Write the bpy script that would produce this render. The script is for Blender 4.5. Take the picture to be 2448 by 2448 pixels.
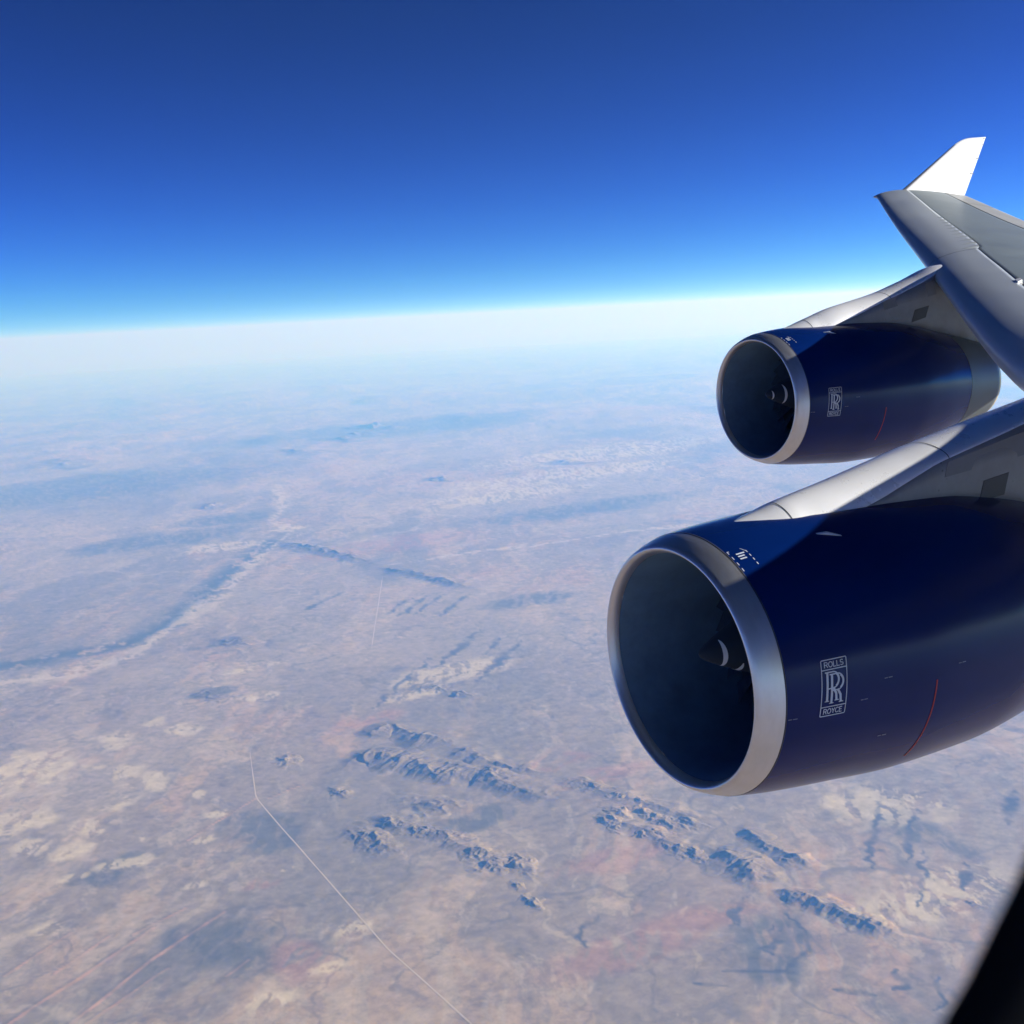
import bpy, bmesh, math, random
import numpy as np
from mathutils import Matrix, Vector

# ---------------------------------------------------------------- scene, camera, light
# world axes: X points aft, Y out along the right wing, Z up; metres; the seat by the window is the origin
for o in list(bpy.data.objects):
    bpy.data.objects.remove(o, do_unlink=True)
sc = bpy.context.scene
COL = sc.collection
ALT = 11000.0
RE = 28264000.0

cam_d = bpy.data.cameras.new('camera')
cam = bpy.data.objects.new('camera', cam_d)
COL.objects.link(cam)
cam.matrix_world = Matrix(((0.876366, 0.142640, -0.460041, 0.0),
                           (-0.478565, 0.150005, -0.865144, 0.0),
                           (-0.054396, 0.978342, 0.199721, 0.0),
                           (0, 0, 0, 1)))
cam_d.sensor_width = cam_d.sensor_height = 3.67
cam_d.sensor_fit = 'HORIZONTAL'
cam_d.lens = 4.1497
cam_d.clip_start = 0.01
cam_d.clip_end = 2.0e6
cam_d.dof.use_dof = True
cam_d.dof.focus_distance = 40.0
cam_d.dof.aperture_fstop = 1.8
sc.camera = cam
# the airplane flies slightly right wing high: cabin, wing and camera lean together
LEAN = Matrix.Rotation(math.radians(1.77), 4, Vector((0.876366, -0.478565, 0.0)).normalized())
cam.matrix_world = LEAN @ cam.matrix_world

SUN_EL = math.radians(17.8)
SUN_DIR_H = Vector((1.0, -0.47, 0)).normalized()
SUN = LEAN.to_3x3() @ Vector((SUN_DIR_H.x * math.cos(SUN_EL), SUN_DIR_H.y * math.cos(SUN_EL), math.sin(SUN_EL)))
SUN_EL = math.asin(SUN.z)
SUN_DIR_H = Vector((SUN.x, SUN.y, 0)).normalized()
world = bpy.data.worlds.new('World')
sc.world = world
world.use_nodes = True
wn = world.node_tree
wn.nodes.clear()
w_out = wn.nodes.new('ShaderNodeOutputWorld')
w_bg = wn.nodes.new('ShaderNodeBackground')
w_sky = wn.nodes.new('ShaderNodeTexSky')
w_sky.sky_type = 'NISHITA'
w_sky.sun_disc = False
w_sky.sun_elevation = SUN_EL
w_sky.sun_rotation = math.atan2(SUN_DIR_H.x, SUN_DIR_H.y)
w_sky.altitude = 4200
w_sky.air_density = 1.0
w_sky.dust_density = 0.4
w_sky.ozone_density = 6.0
w_bg.inputs['Strength'].default_value = 0.05
# a steeper tone curve over the whole sky: the thin, dry air at this height
w_s1 = wn.nodes.new('ShaderNodeVectorMath')
w_s1.operation = 'SCALE'
w_s1.inputs['Scale'].default_value = 0.05
w_gm = wn.nodes.new('ShaderNodeGamma')
w_gm.inputs['Gamma'].default_value = 2.8
w_s2 = wn.nodes.new('ShaderNodeVectorMath')
w_s2.operation = 'SCALE'
w_s2.inputs['Scale'].default_value = 186.0
wn.links.new(w_sky.outputs[0], w_s1.inputs[0])
wn.links.new(w_s1.outputs[0], w_gm.inputs['Color'])
wn.links.new(w_gm.outputs[0], w_s2.inputs[0])
wn.links.new(w_s2.outputs[0], w_bg.inputs['Color'])
wn.links.new(w_bg.outputs[0], w_out.inputs['Surface'])

sun_d = bpy.data.lights.new('sun', 'SUN')
sun_d.energy = 5.0
sun_d.angle = math.radians(0.53)
sun_d.color = (1.0, 0.975, 0.95)
sun = bpy.data.objects.new('sun', sun_d)
COL.objects.link(sun)
sun.rotation_euler = SUN.to_track_quat('Z', 'Y').to_euler()

sc.view_settings.view_transform = 'Standard'
sc.view_settings.look = 'None'
sc.view_settings.exposure = 1.03
sc.view_settings.gamma = 1.0
sc.view_settings.use_curve_mapping = False
sc.cycles.max_bounces = 8
sc.cycles.volume_bounces = 3

# ---------------------------------------------------------------- small helpers
def sm(t):
    t = np.clip(t, 0, 1)
    return t * t * (3 - 2 * t)

def hash2(ix, iy, seed):
    n = (ix.astype(np.int64) * 374761393 + iy.astype(np.int64) * 668265263 + seed * 974711) & 0x7fffffff
    n = ((n ^ (n >> 13)) * 1274126177) & 0x7fffffff
    n = (n ^ (n >> 16)) & 0xffff
    return n / 65535.0

def vnoise(x, y, seed=0):
    ix, iy = np.floor(x), np.floor(y)
    fx, fy = x - ix, y - iy
    fx = fx * fx * fx * (fx * (fx * 6 - 15) + 10)
    fy = fy * fy * fy * (fy * (fy * 6 - 15) + 10)
    a, b = hash2(ix, iy, seed), hash2(ix + 1, iy, seed)
    c, d = hash2(ix, iy + 1, seed), hash2(ix + 1, iy + 1, seed)
    return (a + (b - a) * fx) * (1 - fy) + (c + (d - c) * fx) * fy

def fbm(x, y, octv=5, seed=0, gain=0.5):
    s = np.zeros_like(x, dtype=float)
    amp, tot = 1.0, 0.0
    ca, sa = math.cos(0.6), math.sin(0.6)
    for i in range(octv):
        s += amp * vnoise(x, y, seed + i * 17)
        tot += amp
        amp *= gain
        x, y = (x * ca - y * sa) * 2.03 + 13.1, (x * sa + y * ca) * 2.03 + 7.7
    return s / tot

def seg_dist(px, py, pts):
    """distance to a polyline, running length at the nearest point, and signed side"""
    best = np.full(px.shape, 1e9)
    run = np.zeros(px.shape)
    side = np.zeros(px.shape)
    acc = 0.0
    for (ax, ay), (bx, by) in zip(pts[:-1], pts[1:]):
        dx, dy = bx - ax, by - ay
        L = math.hypot(dx, dy)
        t = np.clip(((px - ax) * dx + (py - ay) * dy) / (L * L), 0, 1)
        ex, ey = px - (ax + t * dx), py - (ay + t * dy)
        d = np.hypot(ex, ey)
        m = d < best
        best = np.where(m, d, best)
        run = np.where(m, acc + t * L, run)
        side = np.where(m, np.sign(dx * ey - dy * ex), side)
        acc += L
    return best, run, side, acc

def tag(o, label=None, cat=None, group=None, kind=None):
    if label: o['label'] = label
    if cat: o['category'] = cat
    if group: o['group'] = group
    if kind: o['kind'] = kind
    return o

def link(name, me, mat, parent=None, smooth=True):
    o = bpy.data.objects.new(name, me)
    COL.objects.link(o)
    if mat is not None:
        me.materials.clear()
        me.materials.append(mat)
    if parent is not None:
        o.parent = parent
    if smooth and len(me.polygons):
        me.polygons.foreach_set('use_smooth', [True] * len(me.polygons))
    return o

def grid_mesh(name, P, closed_v=False, flip=False, keep=None):
    """P: (rows, cols, 3) array -> quad mesh"""
    P = np.asarray(P, dtype=np.float64)
    R, C = P.shape[:2]
    idx = np.arange(R * C).reshape(R, C)
    if closed_v:
        idx = np.concatenate([idx, idx[:, :1]], axis=1)
    a, b, c, d = idx[:-1, :-1], idx[:-1, 1:], idx[1:, 1:], idx[1:, :-1]
    q = np.stack([a, b, c, d], -1).reshape(-1, 4)
    if flip:
        q = q[:, ::-1]
    if keep is not None:
        kv = keep.reshape(-1)
        q = q[kv[q].any(axis=1)]
    me = bpy.data.meshes.new(name)
    me.vertices.add(R * C)
    me.vertices.foreach_set('co', P.reshape(-1).astype(np.float32))
    n = len(q)
    me.loops.add(n * 4)
    me.loops.foreach_set('vertex_index', q.reshape(-1).astype(np.int32))
    me.polygons.add(n)
    me.polygons.foreach_set('loop_start', (np.arange(n) * 4).astype(np.int32))
    me.update(calc_edges=True)
    if keep is not None:
        bm = bmesh.new()
        bm.from_mesh(me)
        loose = [v for v in bm.verts if not v.link_faces]
        bmesh.ops.delete(bm, geom=loose, context='VERTS')
        bm.to_mesh(me)
        bm.free()
    me.validate()
    return me

def poly_mesh(name, verts, faces):
    me = bpy.data.meshes.new(name)
    me.from_pydata([tuple(map(float, v)) for v in verts], [], faces)
    me.validate()
    me.update()
    return me

def pchip(x, xs, ys):
    xs, ys = np.asarray(xs, float), np.asarray(ys, float)
    h = np.diff(xs)
    dl = np.diff(ys) / h
    m = np.zeros_like(ys)
    m[0], m[-1] = dl[0], dl[-1]
    for i in range(1, len(xs) - 1):
        if dl[i - 1] * dl[i] > 0:
            w1, w2 = 2 * h[i] + h[i - 1], h[i] + 2 * h[i - 1]
            m[i] = (w1 + w2) / (w1 / dl[i - 1] + w2 / dl[i])
    x = np.asarray(x, float)
    i = np.clip(np.searchsorted(xs, x) - 1, 0, len(xs) - 2)
    t = np.clip((x - xs[i]) / h[i], 0, 1)
    return ((1 + 2 * t) * (1 - t) ** 2 * ys[i] + t * (1 - t) ** 2 * h[i] * m[i]
            + t * t * (3 - 2 * t) * ys[i + 1] + t * t * (t - 1) * h[i] * m[i + 1])

# ---------------------------------------------------------------- materials
def new_mat(name):
    m = bpy.data.materials.new(name)
    m.use_nodes = True
    nt = m.node_tree
    b = nt.nodes['Principled BSDF']
    return m, nt, b

def paint(name, col, rough=0.4, metal=0.0, coat=0.0, var=0.12, scale=3.0, streak=1.0, spots=0.0,
          rvar=0.08, bump=0.0, spec=0.5):
    """painted or bare metal skin with faint uneven tone, grime and gloss changes"""
    m, nt, b = new_mat(name)
    N, L = nt.nodes, nt.links
    tc = N.new('ShaderNodeTexCoord')
    mp = N.new('ShaderNodeMapping')
    mp.inputs['Scale'].default_value = (1.0 / streak, 1.0, 1.0)
    L.new(tc.outputs['Object'], mp.inputs['Vector'])
    no = N.new('ShaderNodeTexNoise')
    no.inputs['Scale'].default_value = scale
    no.inputs['Detail'].default_value = 6
    no.inputs['Roughness'].default_value = 0.65
    L.new(mp.outputs[0], no.inputs['Vector'])
    rmp = N.new('ShaderNodeMapRange')
    rmp.inputs['From Min'].default_value = 0.3
    rmp.inputs['From Max'].default_value = 0.7
    rmp.inputs['To Min'].default_value = 1 - var
    rmp.inputs['To Max'].default_value = 1 + var
    L.new(no.outputs['Fac'], rmp.inputs['Value'])
    mul = N.new('ShaderNodeMix')
    mul.data_type = 'RGBA'
    mul.blend_type = 'MULTIPLY'
    mul.inputs[0].default_value = 1.0
    mul.inputs[6].default_value = (*col, 1)
    L.new(rmp.outputs[0], mul.inputs[7])
    out = mul.outputs[2]
    if spots > 0:
        vo = N.new('ShaderNodeTexVoronoi')
        vo.inputs['Scale'].default_value = 9.0
        vo.inputs['Randomness'].default_value = 1.0
        L.new(tc.outputs['Object'], vo.inputs['Vector'])
        gate = N.new('ShaderNodeMath')
        gate.operation = 'LESS_THAN'
        gate.inputs[1].default_value = 0.13
        L.new(vo.outputs['Distance'], gate.inputs[0])
        n2 = N.new('ShaderNodeTexNoise')
        n2.inputs['Scale'].default_value = 1.3
        L.new(tc.outputs['Object'], n2.inputs['Vector'])
        g2 = N.new('ShaderNodeMapRange')
        g2.inputs['From Min'].default_value = 0.5
        g2.inputs['From Max'].default_value = 0.62
        L.new(n2.outputs['Fac'], g2.inputs['Value'])
        mm = N.new('ShaderNodeMath')
        mm.operation = 'MULTIPLY'
        L.new(gate.outputs[0], mm.inputs[0])
        L.new(g2.outputs[0], mm.inputs[1])
        m3 = N.new('ShaderNodeMath')
        m3.operation = 'MULTIPLY'
        m3.inputs[1].default_value = spots
        L.new(mm.outputs[0], m3.inputs[0])
        mx = N.new('ShaderNodeMix')
        mx.data_type = 'RGBA'
        L.new(m3.outputs[0], mx.inputs[0])
        L.new(out, mx.inputs[6])
        mx.inputs[7].default_value = (col[0] * 0.3, col[1] * 0.3, col[2] * 0.3, 1)
        out = mx.outputs[2]
    L.new(out, b.inputs['Base Color'])
    rr = N.new('ShaderNodeMapRange')
    rr.inputs['From Min'].default_value = 0.3
    rr.inputs['From Max'].default_value = 0.7
    rr.inputs['To Min'].default_value = max(0.02, rough - rvar)
    rr.inputs['To Max'].default_value = rough + rvar
    L.new(no.outputs['Fac'], rr.inputs['Value'])
    L.new(rr.outputs[0], b.inputs['Roughness'])
    b.inputs['Metallic'].default_value = metal
    b.inputs['Coat Weight'].default_value = coat
    b.inputs['Coat Roughness'].default_value = 0.12
    b.inputs['Specular IOR Level'].default_value = spec
    if bump > 0:
        bp = N.new('ShaderNodeBump')
        bp.inputs['Strength'].default_value = bump
        bp.inputs['Distance'].default_value = 0.01
        L.new(no.outputs['Fac'], bp.inputs['Height'])
        L.new(bp.outputs[0], b.inputs['Normal'])
    return m

M_NAVY = paint('navy_paint', (0.0008, 0.0130, 0.098), 0.20, var=0.10, scale=1.6, streak=3.0, rvar=0.03, spec=0.22)
M_LIP = paint('bare_aluminium_lip', (0.62, 0.63, 0.64), 0.36, metal=0.85, var=0.05, scale=5.0, streak=0.4, rvar=0.03)
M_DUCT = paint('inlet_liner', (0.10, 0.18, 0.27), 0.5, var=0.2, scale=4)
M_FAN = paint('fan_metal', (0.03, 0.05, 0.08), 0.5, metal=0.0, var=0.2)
M_SPIN = paint('spinner_paint', (0.016, 0.03, 0.048), 0.85)
M_WHITE = paint('white_mark', (0.75, 0.76, 0.74), 0.5, var=0.06)
M_LOGO = paint('logo_paint', (0.50, 0.55, 0.64), 0.5, var=0.08, scale=20)
M_RED = paint('red_line', (0.35, 0.012, 0.012), 0.5)
M_STENCIL = paint('faded_stencil', (0.16, 0.19, 0.26), 0.5)
M_SLEEVE = paint('bare_sleeve', (0.095, 0.105, 0.10), 0.45, metal=0.2, var=0.12, scale=3)
M_NOZZLE = paint('heat_tinted_nozzle', (0.55, 0.46, 0.27), 0.4, metal=0.5, var=0.15, scale=5)
M_PYLON = paint('pylon_grey', (0.25, 0.26, 0.25), 0.5, var=0.16, scale=2.5, spots=0.7)
M_CREST = paint('pylon_crest_silver', (0.82, 0.83, 0.82), 0.28, metal=0.15, var=0.04, scale=2, rvar=0.02)
M_VENT = paint('vent_dark', (0.07, 0.075, 0.075), 0.6, var=0.2)
M_PANEL = paint('pylon_panel_grey', (0.15, 0.16, 0.17), 0.5, var=0.12)
M_WING = paint('wing_grey', (0.145, 0.178, 0.19), 0.42, var=0.08, scale=0.6, rvar=0.05)
M_LE = paint('leading_edge_alloy', (0.36, 0.40, 0.42), 0.36, metal=0.3, var=0.07, scale=0.8, rvar=0.05)
M_TE = paint('trailing_edge_grey', (0.28, 0.29, 0.28), 0.45, var=0.08, scale=0.8)
M_WINGLET = paint('winglet_white', (0.72, 0.73, 0.71), 0.35, coat=0.2, var=0.03, scale=0.7)
M_FRAME = paint('shaded_frame_plastic', (0.004, 0.005, 0.007), 0.9, var=0.2, scale=30, spec=0.05)  # unlit cabin plastic: its shade is put into this near-black colour
M_SEAM = paint('seam_dark', (0.05, 0.055, 0.06), 0.6)

# ground: colour attribute (soils, scrub, sand, river beds) with fine procedural grain
M_GROUND, nt, b = new_mat('semi_desert_ground')
N, L = nt.nodes, nt.links
at = N.new('ShaderNodeAttribute')
at.attribute_name = 'soil'
geo = N.new('ShaderNodeNewGeometry')
n1 = N.new('ShaderNodeTexNoise')
n1.inputs['Scale'].default_value = 1 / 260.0
n1.inputs['Detail'].default_value = 5
n1.inputs['Roughness'].default_value = 0.7
L.new(geo.outputs['Position'], n1.inputs['Vector'])
mr = N.new('ShaderNodeMapRange')
mr.inputs['From Min'].default_value = 0.25
mr.inputs['From Max'].default_value = 0.75
mr.inputs['To Min'].default_value = 0.74
mr.inputs['To Max'].default_value = 1.26
L.new(n1.outputs['Fac'], mr.inputs['Value'])
mx = N.new('ShaderNodeMix')
mx.data_type = 'RGBA'
mx.blend_type = 'MULTIPLY'
mx.inputs[0].default_value = 1.0
L.new(at.outputs['Color'], mx.inputs[6])
L.new(mr.outputs[0], mx.inputs[7])
L.new(mx.outputs[2], b.inputs['Base Color'])
b.inputs['Roughness'].default_value = 1.0
b.inputs['Specular IOR Level'].default_value = 0.0

M_ROAD, nt, b = new_mat('gravel_road')
b.inputs['Base Color'].default_value = (0.58, 0.50, 0.41, 1)
b.inputs['Roughness'].default_value = 1.0
b.inputs['Specular IOR Level'].default_value = 0.0

# ---------------------------------------------------------------- the land below (coordinates in km here)
RIDGES = [  # crest line, crest height (m), half-width (km), roughness
    ([(16.88, 57.62), (17.71, 54.99), (18.38, 52.61), (18.79, 49.5)], 264, 0.86, 0.5),
    ([(18.78, 47.87), (19.46, 45.57), (19.87, 43.21), (20.05, 41.82)], 215, 0.68, 0.5),
    ([(10.05, 27.87), (10.7, 28.36), (11.08, 28.33), (11.36, 27.38), (11.72, 26.16)], 186, 0.68, 0.8),
    ([(11.72, 26.16), (11.96, 25.09), (12.29, 24.0), (12.96, 23.1)], 119, 0.46, 0.5),
    ([(8.82, 26.54), (9.52, 26.89), (10.08, 26.47), (10.57, 25.26), (11.07, 24.49), (11.7, 24.02), (11.93, 22.69), (12.28, 21.7)], 206, 0.67, 0.9),
    ([(13.51, 17.66), (13.73, 17.09), (13.77, 16.66), (13.51, 16.06)], 183, 0.54, 0.9),
    ([(14.85, 18.21), (14.69, 17.42), (14.65, 16.59), (14.77, 15.96)], 129, 0.39, 0.7),
    ([(13.58, 15.77), (13.91, 15.05), (13.99, 14.31), (14.09, 13.91), (14.29, 13.25)], 139, 0.34, 0.8),
    ([(13.32, 21.99), (13.54, 21.09), (13.77, 20.57), (14.0, 19.67), (14.35, 18.79)], 76, 0.39, 0.6),
    ([(12.63, 20.11), (13.01, 19.1), (13.09, 18.21), (13.51, 17.66)], 81, 0.39, 0.7),
    ([(7.85, 22.74), (7.98, 22.19), (8.18, 21.42)], 119, 0.39, 0.7),
    ([(8.69, 22.88), (9.0, 22.07), (9.33, 21.41), (9.6, 20.32)], 92, 0.39, 0.7),
    ([(9.6, 20.12), (9.8, 19.68), (10.17, 19.2)], 91, 0.34, 0.7),
]
HILLS = [  # x, y, height m, radius km
    (8.35, 25.08, 97, 0.27),
    (7.93, 22.46, 162, 0.49),
    (8.07, 21.9, 129, 0.43),
    (8.74, 22.78, 119, 0.43),
    (9.0, 22.07, 108, 0.38),
    (9.33, 21.41, 119, 0.41),
    (9.6, 20.32, 108, 0.38),
    (9.61, 19.75, 97, 0.38),
    (10.07, 19.44, 108, 0.38),
    (9.59, 18.7, 54, 0.14),
    (9.53, 17.97, 75, 0.21),
    (13.32, 21.99, 97, 0.43),
    (13.54, 21.09, 87, 0.38),
    (13.77, 20.57, 86, 0.32),
    (12.68, 20.12, 97, 0.27),
    (12.58, 19.75, 97, 0.26),
    (13.05, 20.3, 86, 0.28),
    (13.57, 20.09, 97, 0.36),
    (13.06, 19.1, 108, 0.34),
    (13.58, 19.6, 86, 0.32),
    (13.61, 19.21, 97, 0.32),
    (14.01, 19.12, 86, 0.38),
    (13.05, 18.27, 97, 0.36),
    (13.23, 17.8, 108, 0.32),
    (16.18, 13.39, 48, 0.13),
    (7.86, 27.89, 87, 0.33),
    (13.43, 30.77, 132, 0.49),
    (13.86, 29.82, 99, 0.38),
    (44.95, 115.36, 799, 2.32),
    (38.51, 106.04, 481, 2.03),
    (41.34, 109.05, 420, 1.91),
    (31.71, 98.39, 436, 2.24),
    (33.04, 72.47, 312, 0.96),
    (17.44, 73.43, 284, 1.07),
    (9.76, 23.16, 141, 0.60),
    (9.83, 40.04, 122, 0.67),
    (7.65, 34.5, 99, 0.66),
    (43.63, 72.75, 242, 1.45),
    (13.17, 109.15, 372, 2.48),
    (6.61, 143.88, 514, 3.21),
]
RIVER = [(23.53, 79.36), (20.74, 69.05), (18.52, 64.43), (19.15, 61.51), (17.23, 58.24), (15.09, 54.86), (12.42, 49.85), (10.06, 45.87), (7.76, 42.83), (6.23, 40.68), (4.03, 39.8), (2.12, 40.25), (-4.16, 39.31)]
RIVER2 = [(69.78, 38.61), (46.2, 43.47), (35.51, 46.14), (32.2, 47.43), (29.16, 47.57), (26.24, 47.71), (23.74, 48.39), (19.43, 48.58)]
VEG = [(16.73, 58.49), (15.08, 55.73), (11.39, 49.45), (8.43, 44.16), (6.56, 42.49), (4.03, 42.46), (-3.1, 42.31)]
ROADS = [([(7.44, 29.52), (7.24, 29.02), (6.53, 26.02), (6.55, 21.65), (6.58, 18.01), (6.86, 15.19), (6.93, 14.1), (7.08, 9.59)], 30),
         ([(18.23, 46.68), (15.71, 41.07), (13.33, 35.76)], 30)]
GULLIES = [  # dark drainage lines and fault scarps: points, half-width
    ([(17.93, 17.35), (16.67, 16.32), (15.59, 15.38)], 0.062),
    ([(18.51, 16.78), (17.45, 16.05), (16.45, 15.15)], 0.062),
    ([(17.1, 15.34), (16.04, 14.47), (15.26, 13.88)], 0.050),
    ([(17.32, 14.55), (16.37, 13.78)], 0.062),
    ([(13.48, 12.64), (13.01, 12.19)], 0.062),
    ([(13.85, 12.13), (13.07, 11.51)], 0.062),
    ([(13.44, 15.44), (13.1, 14.71), (12.82, 14.1), (11.98, 13.54), (11.04, 14.18)], 0.056),
    ([(12.71, 14.87), (12.35, 14.48), (11.94, 14.12)], 0.056),
    ([(13.04, 15.94), (12.38, 15.51), (12.04, 15.02)], 0.050),
    ([(10.36, 16.87), (9.84, 16.61), (9.51, 16.03)], 0.044),
    ([(20.82, 16.26), (19.23, 15.23)], 0.112),
    ([(12.21, 12.8), (12.57, 12.32)], 0.050),
    ([(10.41, 14.17), (10.77, 13.84)], 0.037),
    ([(17.63, 35.93), (14.4, 32.79)], 0.102),
    ([(18.02, 33.66), (14.83, 30.62)], 0.102),
    ([(17.52, 34.44), (16.21, 32.99)], 0.085),
    ([(18.18, 41.88), (15.91, 39.48)], 0.085),
    ([(18.96, 41.72), (16.56, 39.39)], 0.085),
    ([(19.71, 41.06), (17.12, 38.45)], 0.102),
    ([(17.56, 41.89), (15.62, 40.17)], 0.085),
    ([(15.79, 45.03), (13.44, 42.96)], 0.102),
    ([(14.72, 33.85), (11.15, 30.2)], 0.068),
]
DUNES = [  # long reddish sand ridges
    ([(3.15, 21.15), (1.67, 20.17), (1.15, 19.86), (-0.46, 18.77)], 0.050),
    ([(4.43, 20.96), (2.97, 20.09), (1.35, 18.81), (0.38, 18.14)], 0.050),
    ([(1.82, 21.93), (0.57, 21.01)], 0.040),
    ([(4.39, 19.05), (3.88, 18.71)], 0.040),
    ([(3.11, 19.61), (1.57, 18.67)], 0.040),
    ([(2.38, 21.34), (1.33, 20.59)], 0.035),
    ([(6.49, 25.96), (4.58, 24.63)], 0.030),
    ([(7.76, 26.16), (6.74, 25.78)], 0.040),
    ([(3.87, 21.58), (2.81, 21.15)], 0.035),
]
PALE = [
    (9.54, 36.53, 1.00, 0.39),
    (8.82, 33.48, 0.77, 0.38),
    (4.37, 32.37, 0.55, 0.98),
    (5.61, 33.24, 0.33, 0.55),
    (6.11, 31.82, 0.66, 0.66),
    (4.47, 28.55, 0.49, 0.65),
    (4.15, 29.59, 0.54, 0.65),
    (3.57, 27.69, 0.54, 0.65),
    (2.87, 26.63, 0.38, 0.54),
    (2.28, 25.63, 0.43, 0.54),
    (5.42, 26.91, 0.22, 0.32),
    (5.42, 25.66, 0.32, 0.24),
    (4.93, 24.46, 0.27, 0.22),
    (3.7, 25.25, 0.16, 0.32),
    (3.14, 24.3, 0.48, 0.27),
    (2.24, 24.23, 0.43, 0.21),
    (5.72, 22.03, 0.38, 0.17),
    (4.28, 22.43, 0.27, 0.21),
    (1.26, 22.31, 0.32, 0.27),
    (1.96, 31.18, 1.41, 1.52),
    (1.47, 26.35, 0.54, 0.43),
    (1.34, 27.87, 0.97, 0.75),
    (6.18, 18.88, 0.54, 0.37),
    (12.71, 30.62, 0.88, 0.44),
    (4.36, 17.57, 0.64, 0.32),
    (5.38, 17.9, 0.32, 0.21),
    (18.71, 61.71, 1.16, 1.16),
    (14.52, 58.84, 2.54, 1.62),
    (40.75, 67.16, 10.79, 3.60),
    (48.91, 75.86, 12.23, 4.89),
    (33.12, 62.68, 7.10, 2.60),
    (21.56, 30.48, 0.44, 0.33),
    (15.75, 14.0, 2.14, 0.86),
    (18.25, 17.33, 1.29, 1.29),
    (14.59, 31.98, 2.43, 1.10),
]
RED = [
    (14.1, 22.28, 1.30, 0.54),
    (13.41, 23.6, 1.09, 0.54),
    (10.71, 29.41, 0.98, 0.55),
    (5.43, 21.61, 0.43, 0.32),
    (5.05, 18.43, 0.53, 0.86),
    (18.92, 52.44, 2.87, 1.72),
    (21.92, 52.98, 4.61, 2.30),
    (11.81, 18.52, 1.40, 0.54),
    (10.67, 15.65, 2.35, 0.64),
]
DARK = [
    (10.12, 21.91, 1.08, 0.59),
    (21.22, 38.41, 2.47, 1.01),
    (33.67, 54.8, 8.18, 2.34),
    (12.02, 63.3, 5.80, 2.90),
    (11.8, 90.56, 16.91, 9.66),
    (3.87, 19.87, 1.28, 1.18),
    (2.93, 24.27, 1.07, 0.86),
    (12.13, 14.26, 1.28, 0.85),
    (15.46, 11.72, 0.75, 0.64),
    (17.65, 15.77, 0.54, 1.29),
    (6.13, 24.04, 1.08, 1.29),
    (46.35, 113.19, 20.58, 10.29),
    (9.44, 40.26, 1.00, 0.67),
    (7.69, 34.74, 0.99, 0.55),
    (16.75, 67.42, 3.52, 2.35),
]

def relief(x, y):
    """gentle swell of the plain, metres"""
    r = np.hypot(x, y)
    a = (fbm(x / 5.0, y / 5.0, 4, 3) - 0.5) * 70 + (fbm(x / 0.9, y / 0.9, 4, 9) - 0.5) * 26
    far = sm((r - 60) / 60)
    a = a + far * (np.clip(fbm(x / 22.0, y / 22.0, 5, 21) - 0.5, 0, 1) * 2200)
    return a * sm((r - 7) / 4)

def ground_z(x, y):
    r2 = (x * 1000) ** 2 + (y * 1000) ** 2
    return -ALT - (RE - np.sqrt(np.maximum(RE * RE - r2, 0))) + relief(x, y)

def patch(x, y, lst, seed, wob=0.5):
    m = np.zeros_like(x)
    wx = (fbm(x / .9, y / .9, 4, seed) - .5) * wob * 2
    wy = (fbm(x / .9, y / .9, 4, seed + 5) - .5) * wob * 2
    for (cx, cy, rx, ry) in lst:
        sx = max(min(rx, 3.0), 0.3)
        d = np.hypot((x - cx) / rx + wx * min(1, .8 / sx * 1.2), (y - cy) / ry + wy * min(1, .8 / sx * 1.2))
        m = np.maximum(m, 1 - sm((d - 0.55) / 0.6))
    return m

def mixc(c, col, f):
    return c + (np.array(col) - c) * f[:, None]

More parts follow.
